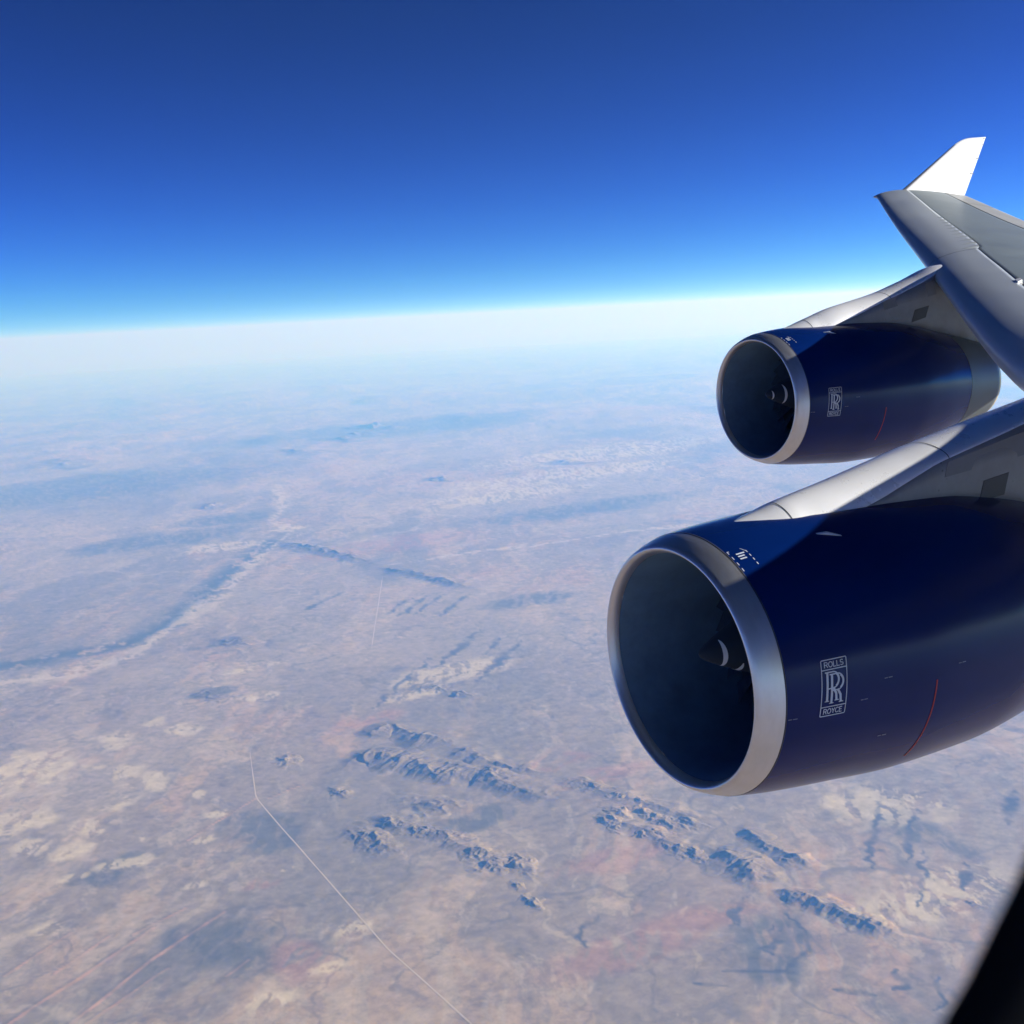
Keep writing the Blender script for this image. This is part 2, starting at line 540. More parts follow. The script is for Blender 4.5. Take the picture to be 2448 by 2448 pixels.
def soil(x, y):
    """surface colour of the plain: sand, scrub, red earth, pale pans, river gravel"""
    x, y = x.ravel(), y.ravel()
    a, bb = x * .55 + y * .835, -x * .835 + y * .55       # along and across the grain of the land
    wx, wy = (fbm(x / 2.5, y / 2.5, 4, 31) - .5) * 2.2, (fbm(x / 2.5, y / 2.5, 4, 32) - .5) * 2.2
    a, bb = a + wx, bb + wy * .6
    big = fbm(x / 13 + wx * .1, y / 13, 5, 40)
    mid = fbm(a / 3.8, bb / 1.2, 6, 50, .6)
    fine = fbm(a / .8, bb / .22, 5, 60, .62)
    grain = fbm(x / .14, y / .14, 3, 65, .6)
    redn = fbm(x / 7 + 3, y / 7, 6, 70, .55)
    c = np.tile(np.array((.325, .248, .168)), (len(x), 1))
    c = mixc(c, (.350, .225, .150), sm((redn - .47) / .16) * .45)
    c = mixc(c, (.180, .165, .135), sm((mid * .65 + big * .35 - .475) / .07) * .55)
    c = mixc(c, (.215, .185, .150), sm((fine - .47) / .10) * .28)
    c = mixc(c, (.390, .330, .245), sm((fine * .55 + (1 - mid) * .45 - .545) / .035) * .45)
    c = mixc(c, (.140, .130, .110), sm((fbm(x / .42, y / .42, 5, 90, .6) - .56) / .08) * .28)
    c = mixc(c, (.150, .142, .120), sm((fbm(a / 11, bb / 6, 6, 45, .58) - .50) / .07) * .38)
    c = mixc(c, (.370, .310, .235), sm((fbm(a / 14 + 5, bb / 7, 6, 46, .58) - .53) / .06) * .35)
    c = c * (.86 + .28 * grain)[:, None]
    ux, uy = x + (fbm(x / .7, y / .7, 4, 93) - .5) * .8, y + (fbm(x / .7, y / .7, 4, 94) - .5) * .8
    for sc_, th, op, col_ in ((3.2, .965, .50, (.120, .112, .100)), (1.3, .95, .42, (.135, .122, .105)), (.6, .92, .28, (.150, .135, .115)), (8.0, .978, .35, (.43, .37, .28))):
        vein = 1 - np.abs(fbm(ux / sc_, uy / sc_, 3, 95 + int(sc_ * 10)) - .5) * 2
        gate = sm((fbm(x / (sc_ * 2), y / (sc_ * 2), 3, 150 + int(sc_ * 10)) - .42) / .14)
        c = mixc(c, col_, sm((vein - th) / (1 - th) * 1.4) * op * gate)
    c = mixc(c, (.380, .175, .115), patch(x, y, RED, 101, .7) * sm((fine - .33) / .2) * .34)
    c = mixc(c, (.105, .105, .090), patch(x, y, DARK, 111, .8) * (.42 + .45 * sm((fine - .40) / .15)))
    pal = patch(x, y, PALE, 121, .9)
    c = mixc(c, (.500, .435, .305), pal * sm((fine * .7 + grain * .2 + big * .1 - .440) / .06) * .68)
    wob = (fbm(x / .8, y / .8, 4, 131) - .5)
    d, s, _, _ = seg_dist(x + wob * .9, y + wob * .9, VEG)
    c = mixc(c, (.075, .085, .075), (1 - sm(d / 1.25)) * sm((fbm(x / .5, y / .5, 5, 133, .6) - .37) / .10) * .95)
    for riv, w in ((RIVER, .40), (RIVER2, .22)):
        d, s, _, _ = seg_dist(x + wob * .7, y + wob * .7, riv)
        w = w * (.35 + 2.6 * np.clip(fbm(s / 4.5, s * 0 + 3, 3, 139) - .25, 0, 1) ** 1.3 + .5 * sm((s - 20) / 12))
        c = mixc(c, (.50, .43, .33), (1 - sm((d - w * .2) / (w * 1.1))) * sm((fbm(x / .35, y / .35, 5, 137, .6) - .38) / .10) * .62)
    wf = (fbm(x / .35, y / .35, 4, 141) - .5) * .35
    for pts, w in GULLIES:
        d, s, _, LL = seg_dist(x + wf * 1.0, y - wf * .8, pts)
        w = w * (.8 + 1.1 * fbm(s * 2.2, s * 0 + w * 30, 3, 27)) * np.sqrt(np.clip(np.sin(math.pi * np.clip(s / LL, 0, 1)), .02, 1))
        c = mixc(c, (.085, .085, .085), (1 - sm((d - w * .3) / (w * 1.2))) * (.45 + .5 * sm((fbm(s * 3, s * 0 + 5, 3, 7) - .3) / .3)))
    for pts, w in DUNES:
        d, s, sd, LL = seg_dist(x + wf * .3, y + wf * .3, pts)
        c = mixc(c, (.46, .27, .18), (1 - sm((d - w * .2) / (w * (.5 + 1.0 * fbm(s * 5, s * 0, 3, 19))))) * (.28 + .55 * sm((fbm(s * 2.5, s * 0 + w * 90, 3, 17) - .35) / .3)))
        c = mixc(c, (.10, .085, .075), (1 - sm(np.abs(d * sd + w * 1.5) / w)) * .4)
    return c * 1.32

def set_soil(me, scale=1000.0):
    n = len(me.vertices)
    co = np.empty(n * 3, np.float32)
    me.vertices.foreach_get('co', co)
    co = co.reshape(-1, 3).astype(float)
    c = soil(co[:, 0] / scale, co[:, 1] / scale)
    attr = me.color_attributes.new('soil', 'FLOAT_COLOR', 'POINT')
    attr.data.foreach_set('color', np.concatenate([c, np.ones((n, 1))], 1).astype(np.float32).ravel())

# ground sheet: rings out to beyond the horizon, following the earth's curve
az_mid = math.degrees(math.atan2(.865, .46))
az = np.radians(np.concatenate([np.linspace(az_mid - 33, az_mid + 33, 860), np.linspace(az_mid + 33, az_mid + 327, 64)[1:-1]]))
dep = np.concatenate([np.linspace(math.radians(70), math.radians(45), 14), np.linspace(math.radians(44.5), 0.0129, 720)])
rad = 11.0 / np.tan(dep)
A, Rr = np.meshgrid(az, np.concatenate([[0.02], rad]))
gx, gy = Rr * np.cos(A), Rr * np.sin(A)
gz = ground_z(gx, gy)
me = grid_mesh('ground', np.stack([gx * 1000, gy * 1000, gz], -1), closed_v=True)
set_soil(me)
ground = link('ground', me, M_GROUND)
tag(ground, kind='structure')

def ridged(x, y, octv, seed, gain=.5):
    t, amp, tot = np.zeros_like(x), 1.0, 0.0
    for k in range(octv):
        n = 1 - np.abs(2 * vnoise(x, y, seed + 7 * k) - 1)
        t += amp * n * n
        tot += amp
        amp *= gain
        x, y = x * 1.9 + y * .6 + 3.1, y * 1.9 - x * .6 + 1.7
    return t / tot

def ridge_height(x, y, pts, h, w, rough, seed):
    qx = (fbm(x / w, y / w, 3, seed + 40) - .5) * w * .7
    qy = (fbm(x / w, y / w, 3, seed + 41) - .5) * w * .7
    d, s, side, LL = seg_dist(x + qx, y + qy, pts)
    taper = sm(s / (.2 * LL)) * sm((LL - s) / (.2 * LL)) * .8 + .2
    nl = fbm(s / (w * .9), s * 0 + seed, 4, seed)
    spur = ridged(s / (w * .42), d / (w * 1.7), 3, seed + 9)
    rg = ridged(x / (w * .5), y / (w * .5), 4, seed + 3, .55)
    ww = 1.5 * w * (.5 + .55 * nl) * (.55 + .45 * taper)
    u = np.clip(1 - d / np.maximum(ww, .02), 0, 1)
    core = u ** 1.6
    hh = .85 * h * taper * ((.35 + .9 * nl) * core * (.55 + .60 * spur * rough * (1 - .5 * core) + .38 * rg) + .07 * u * rg)
    return hh - 3 * (u <= 0)

def hill_height(x, y, cx, cy, h, rr, seed):
    wx = (fbm(x / (rr * .8), y / (rr * .8), 4, seed) - .5) * rr * 1.2
    wy = (fbm(x / (rr * .8), y / (rr * .8), 4, seed + 4) - .5) * rr * 1.2
    ang = -1.27 + ((seed * 0.37) % .7 - .35)
    ca, sa = math.cos(ang), math.sin(ang)
    ex, ey = x - cx + wx, y - cy + wy
    d = np.hypot((ex * ca + ey * sa) * .7, (-ex * sa + ey * ca) * 1.3) / rr
    u = np.clip(1 - d * .72, 0, 1)
    rg = ridged(x / (rr * .7), y / (rr * .7), 4, seed + 8, .5)
    core = u ** 1.5
    return .9 * h * (core * (.35 + .85 * rg) + .08 * u * rg) - 3 * (u <= 0)

def height_patch(name, x0, x1, y0, y1, step, fn):
    nx, ny = int((x1 - x0) / step) + 2, int((y1 - y0) / step) + 2
    X, Y = np.meshgrid(np.linspace(x0, x1, nx), np.linspace(y0, y1, ny))
    Hh = fn(X, Y)
    keep = Hh > -1
    Z = ground_z(X, Y) + Hh
    me = grid_mesh(name, np.stack([X * 1000, Y * 1000, Z], -1), keep=keep)
    set_soil(me)
    # bare rock and scrub on the slopes
    n = len(me.vertices)
    co = np.empty(n * 3, np.float32)
    me.vertices.foreach_get('co', co)
    co = co.reshape(-1, 3).astype(float)
    me_h = fn(co[:, 0] / 1000, co[:, 1] / 1000)
    c = np.empty(n * 4, np.float32)
    me.color_attributes['soil'].data.foreach_get('color', c)
    c = c.reshape(-1, 4)
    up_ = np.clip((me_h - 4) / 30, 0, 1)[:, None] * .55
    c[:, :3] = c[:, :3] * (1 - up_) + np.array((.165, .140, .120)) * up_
    me.color_attributes['soil'].data.foreach_set('color', c.ravel())
    return tag(link(name, me, M_GROUND), kind='structure')

for i, (pts, h, w, ro) in enumerate(RIDGES):
    xs, ys = [p[0] for p in pts], [p[1] for p in pts]
    m_ = w * 2.0
    height_patch('ridge', min(xs) - m_, max(xs) + m_, min(ys) - m_, max(ys) + m_, .022 if ys[0] < 30 else .045,
                 lambda X, Y: ridge_height(X, Y, pts, h, w, ro, 200 + 31 * i))
for i, (cx, cy, h, rr) in enumerate(HILLS):
    height_patch('hill', cx - rr * 2.6, cx + rr * 2.6, cy - rr * 3.0, cy + rr * 3.0, max(.016, rr / 24),
                 lambda X, Y: hill_height(X, Y, cx, cy, h, rr, 500 + 13 * i))

for pts, w in ROADS:
    P = []
    for (ax, ay), (bx, by) in zip(pts[:-1], pts[1:]):
        n_ = max(2, int(math.hypot(bx - ax, by - ay) / .12))
        for t in np.linspace(0, 1, n_, endpoint=False):
            P.append((ax + (bx - ax) * t, ay + (by - ay) * t))
    P.append(pts[-1])
    P = np.array(P)
    for _ in range(3):
        P[1:-1] = .25 * P[:-2] + .5 * P[1:-1] + .25 * P[2:]
    T = np.gradient(P, axis=0)
    T /= np.linalg.norm(T, axis=1)[:, None]
    Nn = np.stack([-T[:, 1], T[:, 0]], 1)
    rows = []
    run_ = np.linspace(0, 1, len(P))
    taper_ = np.clip(np.minimum(run_, 1 - run_) * 9, .12, 1)[:, None] * (.75 + .5 * fbm(run_ * 40, run_ * 0, 3, 5))[:, None]
    for k in (-.5, 0, .5):
        q = P + Nn * k * w / 1000 * taper_
        rows.append(np.stack([q[:, 0] * 1000, q[:, 1] * 1000, ground_z(q[:, 0], q[:, 1]) + 2.0], -1))
    tag(link('road', grid_mesh('road', np.stack(rows), flip=True), M_ROAD), kind='structure')

# ---------------------------------------------------------------- the airplane
airplane = bpy.data.objects.new('airplane', None)
COL.objects.link(airplane)
tag(airplane, 'four-engined jet airplane, its right wing with winglet and two navy blue engines above the desert', 'airplane')
airplane.empty_display_size = 0.5
airplane.matrix_world = LEAN

# ----- engines: body of revolution about a slightly drooped axis
AN = np.array([0.999695, 0.0, -0.024713])
UPN = np.array([0.024713, 0.0, 0.999695])
KX = [0, .02, .08, .2, .4, .8, 1.4, 2.2, 3.2, 4.0, 4.95, 6.1]
KR = [1.196, 1.222, 1.252, 1.300, 1.338, 1.382, 1.425, 1.472, 1.447, 1.345, 1.145, 0.900]
DROOP = math.tan(math.radians(2.17))

def r_out(x):
    return pchip(x, KX, KR)

def nac(x, phi, r):
    """x aft of the inlet, phi from the top towards the cabin side, r from the engine axis -> local point"""
    x, phi, r = np.broadcast_arrays(np.asarray(x, float), np.asarray(phi, float), np.asarray(r, float))
    zz = r * np.cos(phi)
    xs = x - DROOP * zz * (1 - sm(x / 1.6))
    return (xs[..., None] * AN + zz[..., None] * UPN + (-r * np.sin(phi))[..., None] * np.array([0, 1.0, 0]))

def revolve(name, prof, seg=144, flip=False):
    prof = np.array(prof)
    ph = np.linspace(0, 2 * math.pi, seg, endpoint=False)
    P = nac(prof[:, 0][:, None], ph[None, :], prof[:, 1][:, None])
    return grid_mesh(name, P, closed_v=True, flip=flip)

def skin_strip(name, u_pts, off=0.004):
    """flat marking laid on the cowl: list of quads/polygons in (x, phi) pairs"""
    V, F = [], []
    for poly in u_pts:
        s = len(V)
        for (x, ph) in poly:
            V.append(nac(x, ph, r_out(x) + off))
        F.append(list(range(s, s + len(poly))))
    return poly_mesh(name, V, F)

def stroke(pts, w):
    """polyline -> quads, in the plane"""
    out = []
    pts = [np.array(p, float) for p in pts]
    for a, b_ in zip(pts[:-1], pts[1:]):
        d = b_ - a
        l = np.linalg.norm(d)
        if l < 1e-9: continue
        d /= l
        n = np.array([-d[1], d[0]]) * w / 2
        e = d * w * .25
        a, b_ = a - e, b_ + e
        k_ = max(1, int(math.ceil(np.linalg.norm(b_ - a) / .12)))
        for i in range(k_):
            p, q = a + (b_ - a) * i / k_, a + (b_ - a) * (i + 1) / k_
            out.append([p + n, p - n, q - n, q + n])
    return out

def arc(cx, cy, rx, ry, a0, a1, n=12):
    return [(cx + rx * math.cos(t), cy + ry * math.sin(t)) for t in np.linspace(math.radians(a0), math.radians(a1), n)]

GLYPH = {  # unit box letters, y up
    'R': [[(0, 0), (0, 1)], [(0, 1), (.4, 1)] + arc(.42, .75, .25, .25, 90, -90, 9) + [(0, .5)], [(.35, .5), (.7, 0)]],
    'O': [arc(.42, .5, .42, .5, 0, 360, 22)],
    'L': [[(0, 1), (0, 0), (.55, 0)]],
    'S': [arc(.33, .75, .3, .25, 35, 270, 12) + arc(.33, .25, .3, .25, 90, -150, 12)],
    'Y': [[(0, 1), (.33, .48), (.66, 1)], [(.33, .48), (.33, 0)]],
    'C': [arc(.42, .5, .42, .5, 45, 315, 18)],
    'E': [[(.55, 1), (0, 1), (0, 0), (.55, 0)], [(0, .52), (.48, .52)]],
}
ADV = {'R': .92, 'O': 1.08, 'L': .76, 'S': .8, 'Y': .86, 'C': 1.0, 'E': .8}

def word(txt, x0, x1, y0, y1, w):
    tot = sum(ADV[c] for c in txt) - .18
    sx, sy = (x1 - x0) / tot, (y1 - y0)
    out, cx = [], 0.0
    for ch in txt:
        for pl in GLYPH[ch]:
            out += stroke([(x0 + (cx + px) * sx, y0 + py * sy) for px, py in pl], w)
        cx += ADV[ch]
    return out

def badge():
    """framed double-R monogram with a word above and below; box 0..1 wide, 0..2 tall"""
    q = []
    lw = .026
    q += stroke([(0.03, 0), (.97, 0)] + arc(.96, .04, .04, .04, -90, 0, 4) + [(1, 1.96)] + arc(.96, 1.96, .04, .04, 0, 90, 4) + [(.03, 2.0)] +
                arc(.04, 1.96, .04, .04, 90, 180, 4) + [(0, .04)] + arc(.04, .04, .04, .04, 180, 270, 4), lw * 1.25)
    q += stroke([(0, 1.66), (1, 1.66)], lw * 1.3)
    q += stroke([(0, .34), (1, .34)], lw * 1.3)
    q += word('ROLLS', .13, .87, 1.74, 1.92, .030)
    q += word('ROYCE', .13, .87, .08, .26, .030)
    for (ox, oy) in ((0, 0), (.18, -.085)):       # two interlocked serif letters, thick stem, slim bowl
        q += stroke([(.22 + ox, .55 + oy), (.22 + ox, 1.56 + oy)], .085)
        q += stroke([(.14 + ox, .545 + oy), (.30 + ox, .545 + oy)], .03)
        q += stroke([(.14 + ox, 1.565 + oy), (.45 + ox, 1.565 + oy)] + arc(.45 + ox, 1.28 + oy, .23, .285, 85, -80, 14) + [(.26 + ox, .99 + oy)], .045)
        q += stroke(arc(.45 + ox, 1.28 + oy, .22, .26, 55, -55, 10), .075)
        q += stroke([(.46 + ox, 1.0 + oy), (.57 + ox, .80 + oy), (.60 + ox, .55 + oy)], .085)
        q += stroke([(.53 + ox, .545 + oy), (.69 + ox, .545 + oy)], .03)
    return q

BADGE = badge()

def fan_mesh():
    V, F = [], []
    nb = 24
    for k in range(nb):
        a0 = 2 * math.pi * k / nb
        s = len(V)
        for r in np.linspace(.36, 1.075, 6):
            tw = .45 + .65 * (r - .36) / .72
            ch = .17 + .12 * (r - .36)
            for c in (-.5, .5):
                x = 1.42 + c * ch * math.cos(tw)
                V.append(nac(x, a0 + c * ch * math.sin(tw) / r, r))
        for i in range(5):
            F.append([s + 2 * i, s + 2 * i + 1, s + 2 * i + 3, s + 2 * i + 2])
    s = len(V)
    for k in range(48):
        V.append(nac(1.60, 2 * math.pi * k / 48, 1.13))
    F.append(list(range(s, s + 48)))
    return poly_mesh('fan', V, F)

SP_X = [.46, .47, .50, .56, .66, .80, 1.0, 1.2, 1.36]
SP_R = [.002, .028, .055, .09, .135, .195, .27, .335, .375]

def crescent(x_mid, ph0, ph1, wid):
    """white comma on the spinner cone"""
    n = 22
    V, F = [], []
    for i, t in enumerate(np.linspace(0, 1, n)):
        ph = ph0 + (ph1 - ph0) * t
        w = wid * math.sin(math.pi * min(1, t * .97 + .02)) ** .7
        for s_ in (-.5, .5):
            x = x_mid + s_ * w + .03 * t
            V.append(nac(x, ph, np.interp(x, SP_X, SP_R) + .004))
        if i:
            F.append([2 * i - 2, 2 * i - 1, 2 * i + 1, 2 * i])
    return poly_mesh('spinner_mark', V, F)

def d2r(*a):
    return [math.radians(v) for v in a]

def build_engine(C, label, logo_x, logo_ph, red, marks, cres):
    root_me = revolve('engine', [(x, r_out(x)) for x in np.concatenate([np.linspace(.262, 4.945, 60)])])
    eng = link('engine', root_me, M_NAVY, airplane)
    eng.location = C
    eng['label'] = label
    # polished lip rolling into the inlet
    lip = [(x, r_out(x)) for x in (.258, .2, .14, .09, .05, .03, .015, .006, .0015)] + [(0.0, 1.190)]
    lip += [(.003, 1.184), (.01, 1.176), (.022, 1.166), (.045, 1.155), (.08, 1.144), (.115, 1.137)]
    link('inlet_lip', revolve('inlet_lip', lip, flip=True), M_LIP, eng)
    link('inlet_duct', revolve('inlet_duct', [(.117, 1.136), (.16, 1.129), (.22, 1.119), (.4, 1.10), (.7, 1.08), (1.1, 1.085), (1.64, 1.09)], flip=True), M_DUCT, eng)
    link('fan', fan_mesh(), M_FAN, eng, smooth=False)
    spx = np.concatenate([np.linspace(.46, .56, 8), np.linspace(.6, 1.36, 12)])
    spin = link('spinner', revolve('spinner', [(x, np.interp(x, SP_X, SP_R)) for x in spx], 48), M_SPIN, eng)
    spin.location = (-.15, 0, .09)
    for (xm, p0, p1, wd) in cres:
        link('spinner_mark', crescent(xm, math.radians(p0), math.radians(p1), wd), M_WHITE, eng, smooth=False).location = (-.15, 0, .09)
    # bare aft sleeve and nozzle
    link('exhaust_sleeve', revolve('exhaust_sleeve', [(x, r_out(x) + .003) for x in np.linspace(4.95, 6.1, 14)] + [(6.108, .893)]), M_SLEEVE, eng)
    link('exhaust_nozzle', revolve('exhaust_nozzle', [(6.106, .892), (6.16, .878), (6.2, .862), (6.2, .855), (6.1, .855), (5.2, .86), (5.2, .02)]), M_NOZZLE, eng)
    # seam rings where cowl doors meet
    for x in (.268,):
        link('panel_seam', revolve('panel_seam', [(x - .005, r_out(x) + .001), (x - .004, r_out(x) + .0022), (x + .004, r_out(x) + .0022), (x + .005, r_out(x) + .001)], 144), M_SEAM, eng)
    # maker's badge
    (xa, xb), (pa, pb) = logo_x, d2r(*logo_ph)
    quads = []
    for q in BADGE:
        quads.append([(xa + (xb - xa) * u + (2 - v) / 2 * -.03, pa + (pb - pa) * (2 - v) / 2) for u, v in q])
    link('maker_badge', skin_strip('maker_badge', quads, .005), M_LOGO, eng, smooth=False)
    # red warning line
    xr, p0, p1 = red
    ps = np.linspace(math.radians(p0), math.radians(p1), 24)
    link('red_line', skin_strip('red_line', [[(xr - .009, a), (xr - .009, c), (xr + .009, c), (xr + .009, a)] for a, c in zip(ps[:-1], ps[1:])], .004), M_RED, eng, smooth=False)
    for (x0, x1, p, th) in marks:
        pr = math.radians(p)
        dp = th / 1.4 / 2
        link('stencil', skin_strip('stencil', [[(a, pr - dp), (a, pr + dp), (b_, pr + dp), (b_, pr - dp)] for a, b_ in ((x0, x0 + (x1 - x0) * .4), (x0 + (x1 - x0) * .5, x1))]), M_STENCIL, eng, smooth=False)
    # service placard beside the lip: corner brackets and three lines of tiny print
    pl = []
    for p in (24.5, 26.0, 27.5):
        pl.append([(.345, math.radians(p)), (.345, math.radians(p + .7)), (.345 + (.09 if p < 26 else .07), math.radians(p + .7)), (.345 + (.09 if p < 26 else .07), math.radians(p))])
    for (xa_, pa_, xb_, pb_) in ((.285, 22, .285, 36), (.285, 22, .31, 22), (.46, 24, .46, 34), (.43, 22, .46, 24)):
        if abs(xa_ - xb_) < 1e-6:
            for a, c in zip(np.linspace(pa_, pb_, 9)[:-1:2], np.linspace(pa_, pb_, 9)[1::2]):
                pl.append([(xa_, math.radians(a)), (xa_, math.radians(c)), (xa_ + .008, math.radians(c)), (xa_ + .008, math.radians(a))])
        else:
            pl.append([(xa_, math.radians(pa_)), (xa_, math.radians(pa_ + .4)), (xb_, math.radians(pb_ + .4)), (xb_, math.radians(pb_))])
    tag(link('placard', skin_strip('placard', pl), M_LOGO, eng, smooth=False), kind='stuff')
    # small strake below the pylon fairing
    V = []
    for (x, p, hgt) in ((1.27, 24.5, .0), (1.36, 26.2, .03), (1.50, 28.6, .0)):
        for dr in (-.02, hgt):
            for dp in (-.4, .4):
                V.append(nac(x, math.radians(p + dp), r_out(x) + dr))
    F = []
    for i in (0, 4):
        F += [[i, i + 4, i + 6, i + 2], [i + 1, i + 3, i + 7, i + 5], [i + 2, i + 6, i + 7, i + 3]]
    link('strake', poly_mesh('strake', V, F), M_LOGO, eng, smooth=False)
    return eng

C1 = (6.394325, 8.827133, -3.855300)
C2 = (15.226777, 18.069566, -2.696679)
marks1 = [(.284, .378, 97.5, .008), (1.079, 1.16, 94.7, .008), (1.351, 1.446, 88, .008), (2.279, 2.378, 88.6, .008), (1.398, 1.502, 113.3, .012)]
eng1 = build_engine(C1, 'inboard engine, larger in view', (.648, .926), (76.5, 98.4), (2.0, 93, 132), marks1,
                    [(.66, 20, 170, .045), (.86, 120, 200, .05)])
eng2 = build_engine(C2, 'outboard engine under the outer wing', (.705, 1.005), (79.0, 101.6), (2.13, 98, 127), marks1[:3],
                    [(.56, 40, 170, .03), (.80, 25, 165, .05)])

# ----- pylons
PX = [.70, .85, 1.02, 1.4, 1.98, 2.6, 3.34, 4.2, 5.12, 6.0, 8.0]
PW = [.02, .15, .26, .36, .385, .38, .37, .35, .32, .32, .20]

def build_pylon(C, vent, label, PZ, panel):
    xs = np.concatenate([np.linspace(.70, 1.4, 16), np.linspace(1.5, 6.0, 34), np.linspace(6.2, 8.0, 8)])
    zc, w = pchip(xs, PX, PZ), pchip(xs, PX, PW)
    sh = np.interp(xs, [.7, 1.0, 1.5, 2.4, 3.2, 5, 8], [.02, .15, .31, .25, .13, .09, .09])      # height of the rounded top
    ang = np.linspace(-90, 90, 25)
    crest = np.zeros((len(xs), 25, 3))
    for j, a in enumerate(ang):
        ar = math.radians(a)
        crest[:, j, 0] = xs
        crest[:, j, 1] = w * np.sign(math.sin(ar)) * abs(math.sin(ar)) ** 1.15
        crest[:, j, 2] = zc - sh + sh * max(0, math.cos(ar)) ** 1.25
    side = np.zeros((len(xs), 8, 3))
    zb = np.where(xs < 5.6, r_out(np.minimum(xs, 6.0)) - .16 - xs * .0247, .50 + np.maximum(xs - 6.3, 0) * .5)
    for j in range(4):
        t = j / 3
        side[:, j, 0] = side[:, 7 - j, 0] = xs
        side[:, j, 1], side[:, 7 - j, 1] = -w, w
        side[:, j, 2] = side[:, 7 - j, 2] = (zc - sh) * (1 - t) + zb * t
    me = grid_mesh('pylon', side, closed_v=True)
    py = link('pylon', me, M_PYLON, airplane, smooth=False)
    py.location = C
    py['label'] = label
    link('crest_fairing', grid_mesh('crest_fairing', crest), M_CREST, py)
    def wx(x): return float(pchip(np.array([x]), PX, PW)[0])
    def plate(name, quad, mat, t=.006):
        V = [(x, -wx(x) - t, z) for x, z in quad] + [(x, -wx(x) + .01, z) for x, z in quad]
        F = [[3, 2, 1, 0]] + [[i, (i + 1) % 4, (i + 1) % 4 + 4, i + 4] for i in range(4)]
        return link(name, poly_mesh(name, V, F), mat, py, smooth=False)
    plate('vent_panel', vent, M_VENT)
    plate('access_panel', panel, M_PANEL, .004)
    # thin seam across the crest
    for x0 in (1.28, 3.36):
        ii = []
        for dx in (-.006, .006):
            x = x0 + dx
            zc_, w_ = float(pchip(np.array([x]), PX, PZ)[0]), wx(x)
            s_ = float(np.interp(x, xs, sh))
            ii.append([(x, w_ * np.sign(math.sin(a)) * abs(math.sin(a)) ** 1.15 * 1.004, zc_ - s_ + (s_ + .003) * max(0, math.cos(a)) ** 1.25) for a in np.radians(ang)])
        link('panel_seam', grid_mesh('panel_seam', np.array(ii)), M_SEAM, py)
    return py

build_pylon(C1, [(3.85, 1.18), (4.26, 1.20), (4.33, 1.44), (3.92, 1.40)], 'pylon of the inboard engine',
            [1.345, 1.375, 1.41, 1.50, 1.60, 1.715, 1.84, 1.985, 2.14, 2.26, 2.2], [(3.3, 1.52), (4.9, 1.62), (5.3, 1.98), (3.34, 1.68)])
build_pylon(C2, [(3.98, 1.27), (4.41, 1.35), (4.51, 1.59), (4.08, 1.53)], 'pylon of the outboard engine',
            [1.345, 1.375, 1.42, 1.53, 1.69, 1.80, 1.93, 2.16, 2.42, 2.45, 2.3], [(3.18, 1.58), (4.75, 1.82), (4.62, 2.12), (3.12, 1.75)])

# ----- wing: lofted between sections, skin split where the panels meet
WY = [0.3, 4.0, 6.4, 7.5, 8.8, 9.8, 10.71, 12.06, 14.29, 16.85, 19.04, 24.02, 28.76]
WZ = [-2.10, -1.95, -1.87, -1.77, -1.66, -1.72, -1.83, -1.70, -1.28, -.72, -.26, .77, 1.89]  # out-of-view inner part raised to cast its shadow onto the inboard engine
TAN = math.tan(math.radians(41.0))

def wing_le(y):
    y = np.asarray(y, float)
    return 20.2 + (y - 18.07) * TAN, pchip(y, WY, WZ)

def chord(y):
    return np.interp(y, [0.3, 9.6, 28.76], [15.5, 10.3, 4.2])

def thick(y):
    return np.interp(y, [0.3, 9.6, 28.76], [.14, .12, .08])

def incid(y):
    return np.radians(np.interp(y, [0.3, 9.6, 28.76], [4.0, 3.0, .5]))

def foil(c, up, t):
    c = np.clip(c, 0, 1)
    yt = 5 * t * (.2969 * np.sqrt(c) - .1260 * c - .3516 * c ** 2 + .2843 * c ** 3 - .1030 * c ** 4)
    cam_ = .012 * 4 * c * (1 - c)
    return cam_ + np.where(up, yt, -yt)

def wing_pt(y, c, up, lift=0.0):
    y, c, up = np.broadcast_arrays(np.asarray(y, float), np.asarray(c, float), np.asarray(up))
    lx, lz = wing_le(y)
    ch, t, al = chord(y), thick(y), incid(y)
    zz = foil(c, up, t) * ch + lift
    xx = c * ch
    return np.stack([lx + xx * np.cos(al) + zz * np.sin(al), y, lz - xx * np.sin(al) + zz * np.cos(al)], -1)

WYS = np.concatenate([np.linspace(.3, 9, 20), np.linspace(9.3, 28.76, 70)])

def c_front(y):      # aft edge of the leading-edge skin
    return np.interp(y, [0.3, 10, 17.6, 18.6, 18.9, 28.76], [.13, .16, .20, .21, .235, .34])

def c_rear(y):
    return np.interp(y, [0.3, 10, 28.76], [.74, .72, .72])

rows = []
for y in WYS:
    cf, cr = float(c_front(y)), float(c_rear(y))
    up = wing_pt(y, np.linspace(cr, cf, 26), True)
    lo = wing_pt(y, np.linspace(.12, cr, 18), False)
    rows.append(np.concatenate([lo[::-1], up[::-1]]))
me = grid_mesh('wing', np.array(rows), closed_v=True)
wing = link('wing', me, M_WING, airplane)
wing['label'] = 'grey swept right wing'

def wing_piece(name, y0, y1, fn, mat, n=40):
    rws = [fn(y) for y in np.linspace(y0, y1, n)]
    return link(name, grid_mesh(name, np.array(rws)), mat, wing)

def le_row(y, gap=.0):
    cf = float(c_front(y))
    cu = cf * np.linspace(0, 1, 30) ** 1.8
    cl = .12 * np.linspace(1, 0, 12)[:-1] ** 1.8
    a = wing_pt(y, cl, False)
    b_ = wing_pt(y, cu, True, .006 * sm((cu - cf * .3) / (cf * .3)))
    e = wing_pt(y, np.array([cf]), True, -.02)
    return np.concatenate([a, b_, e])

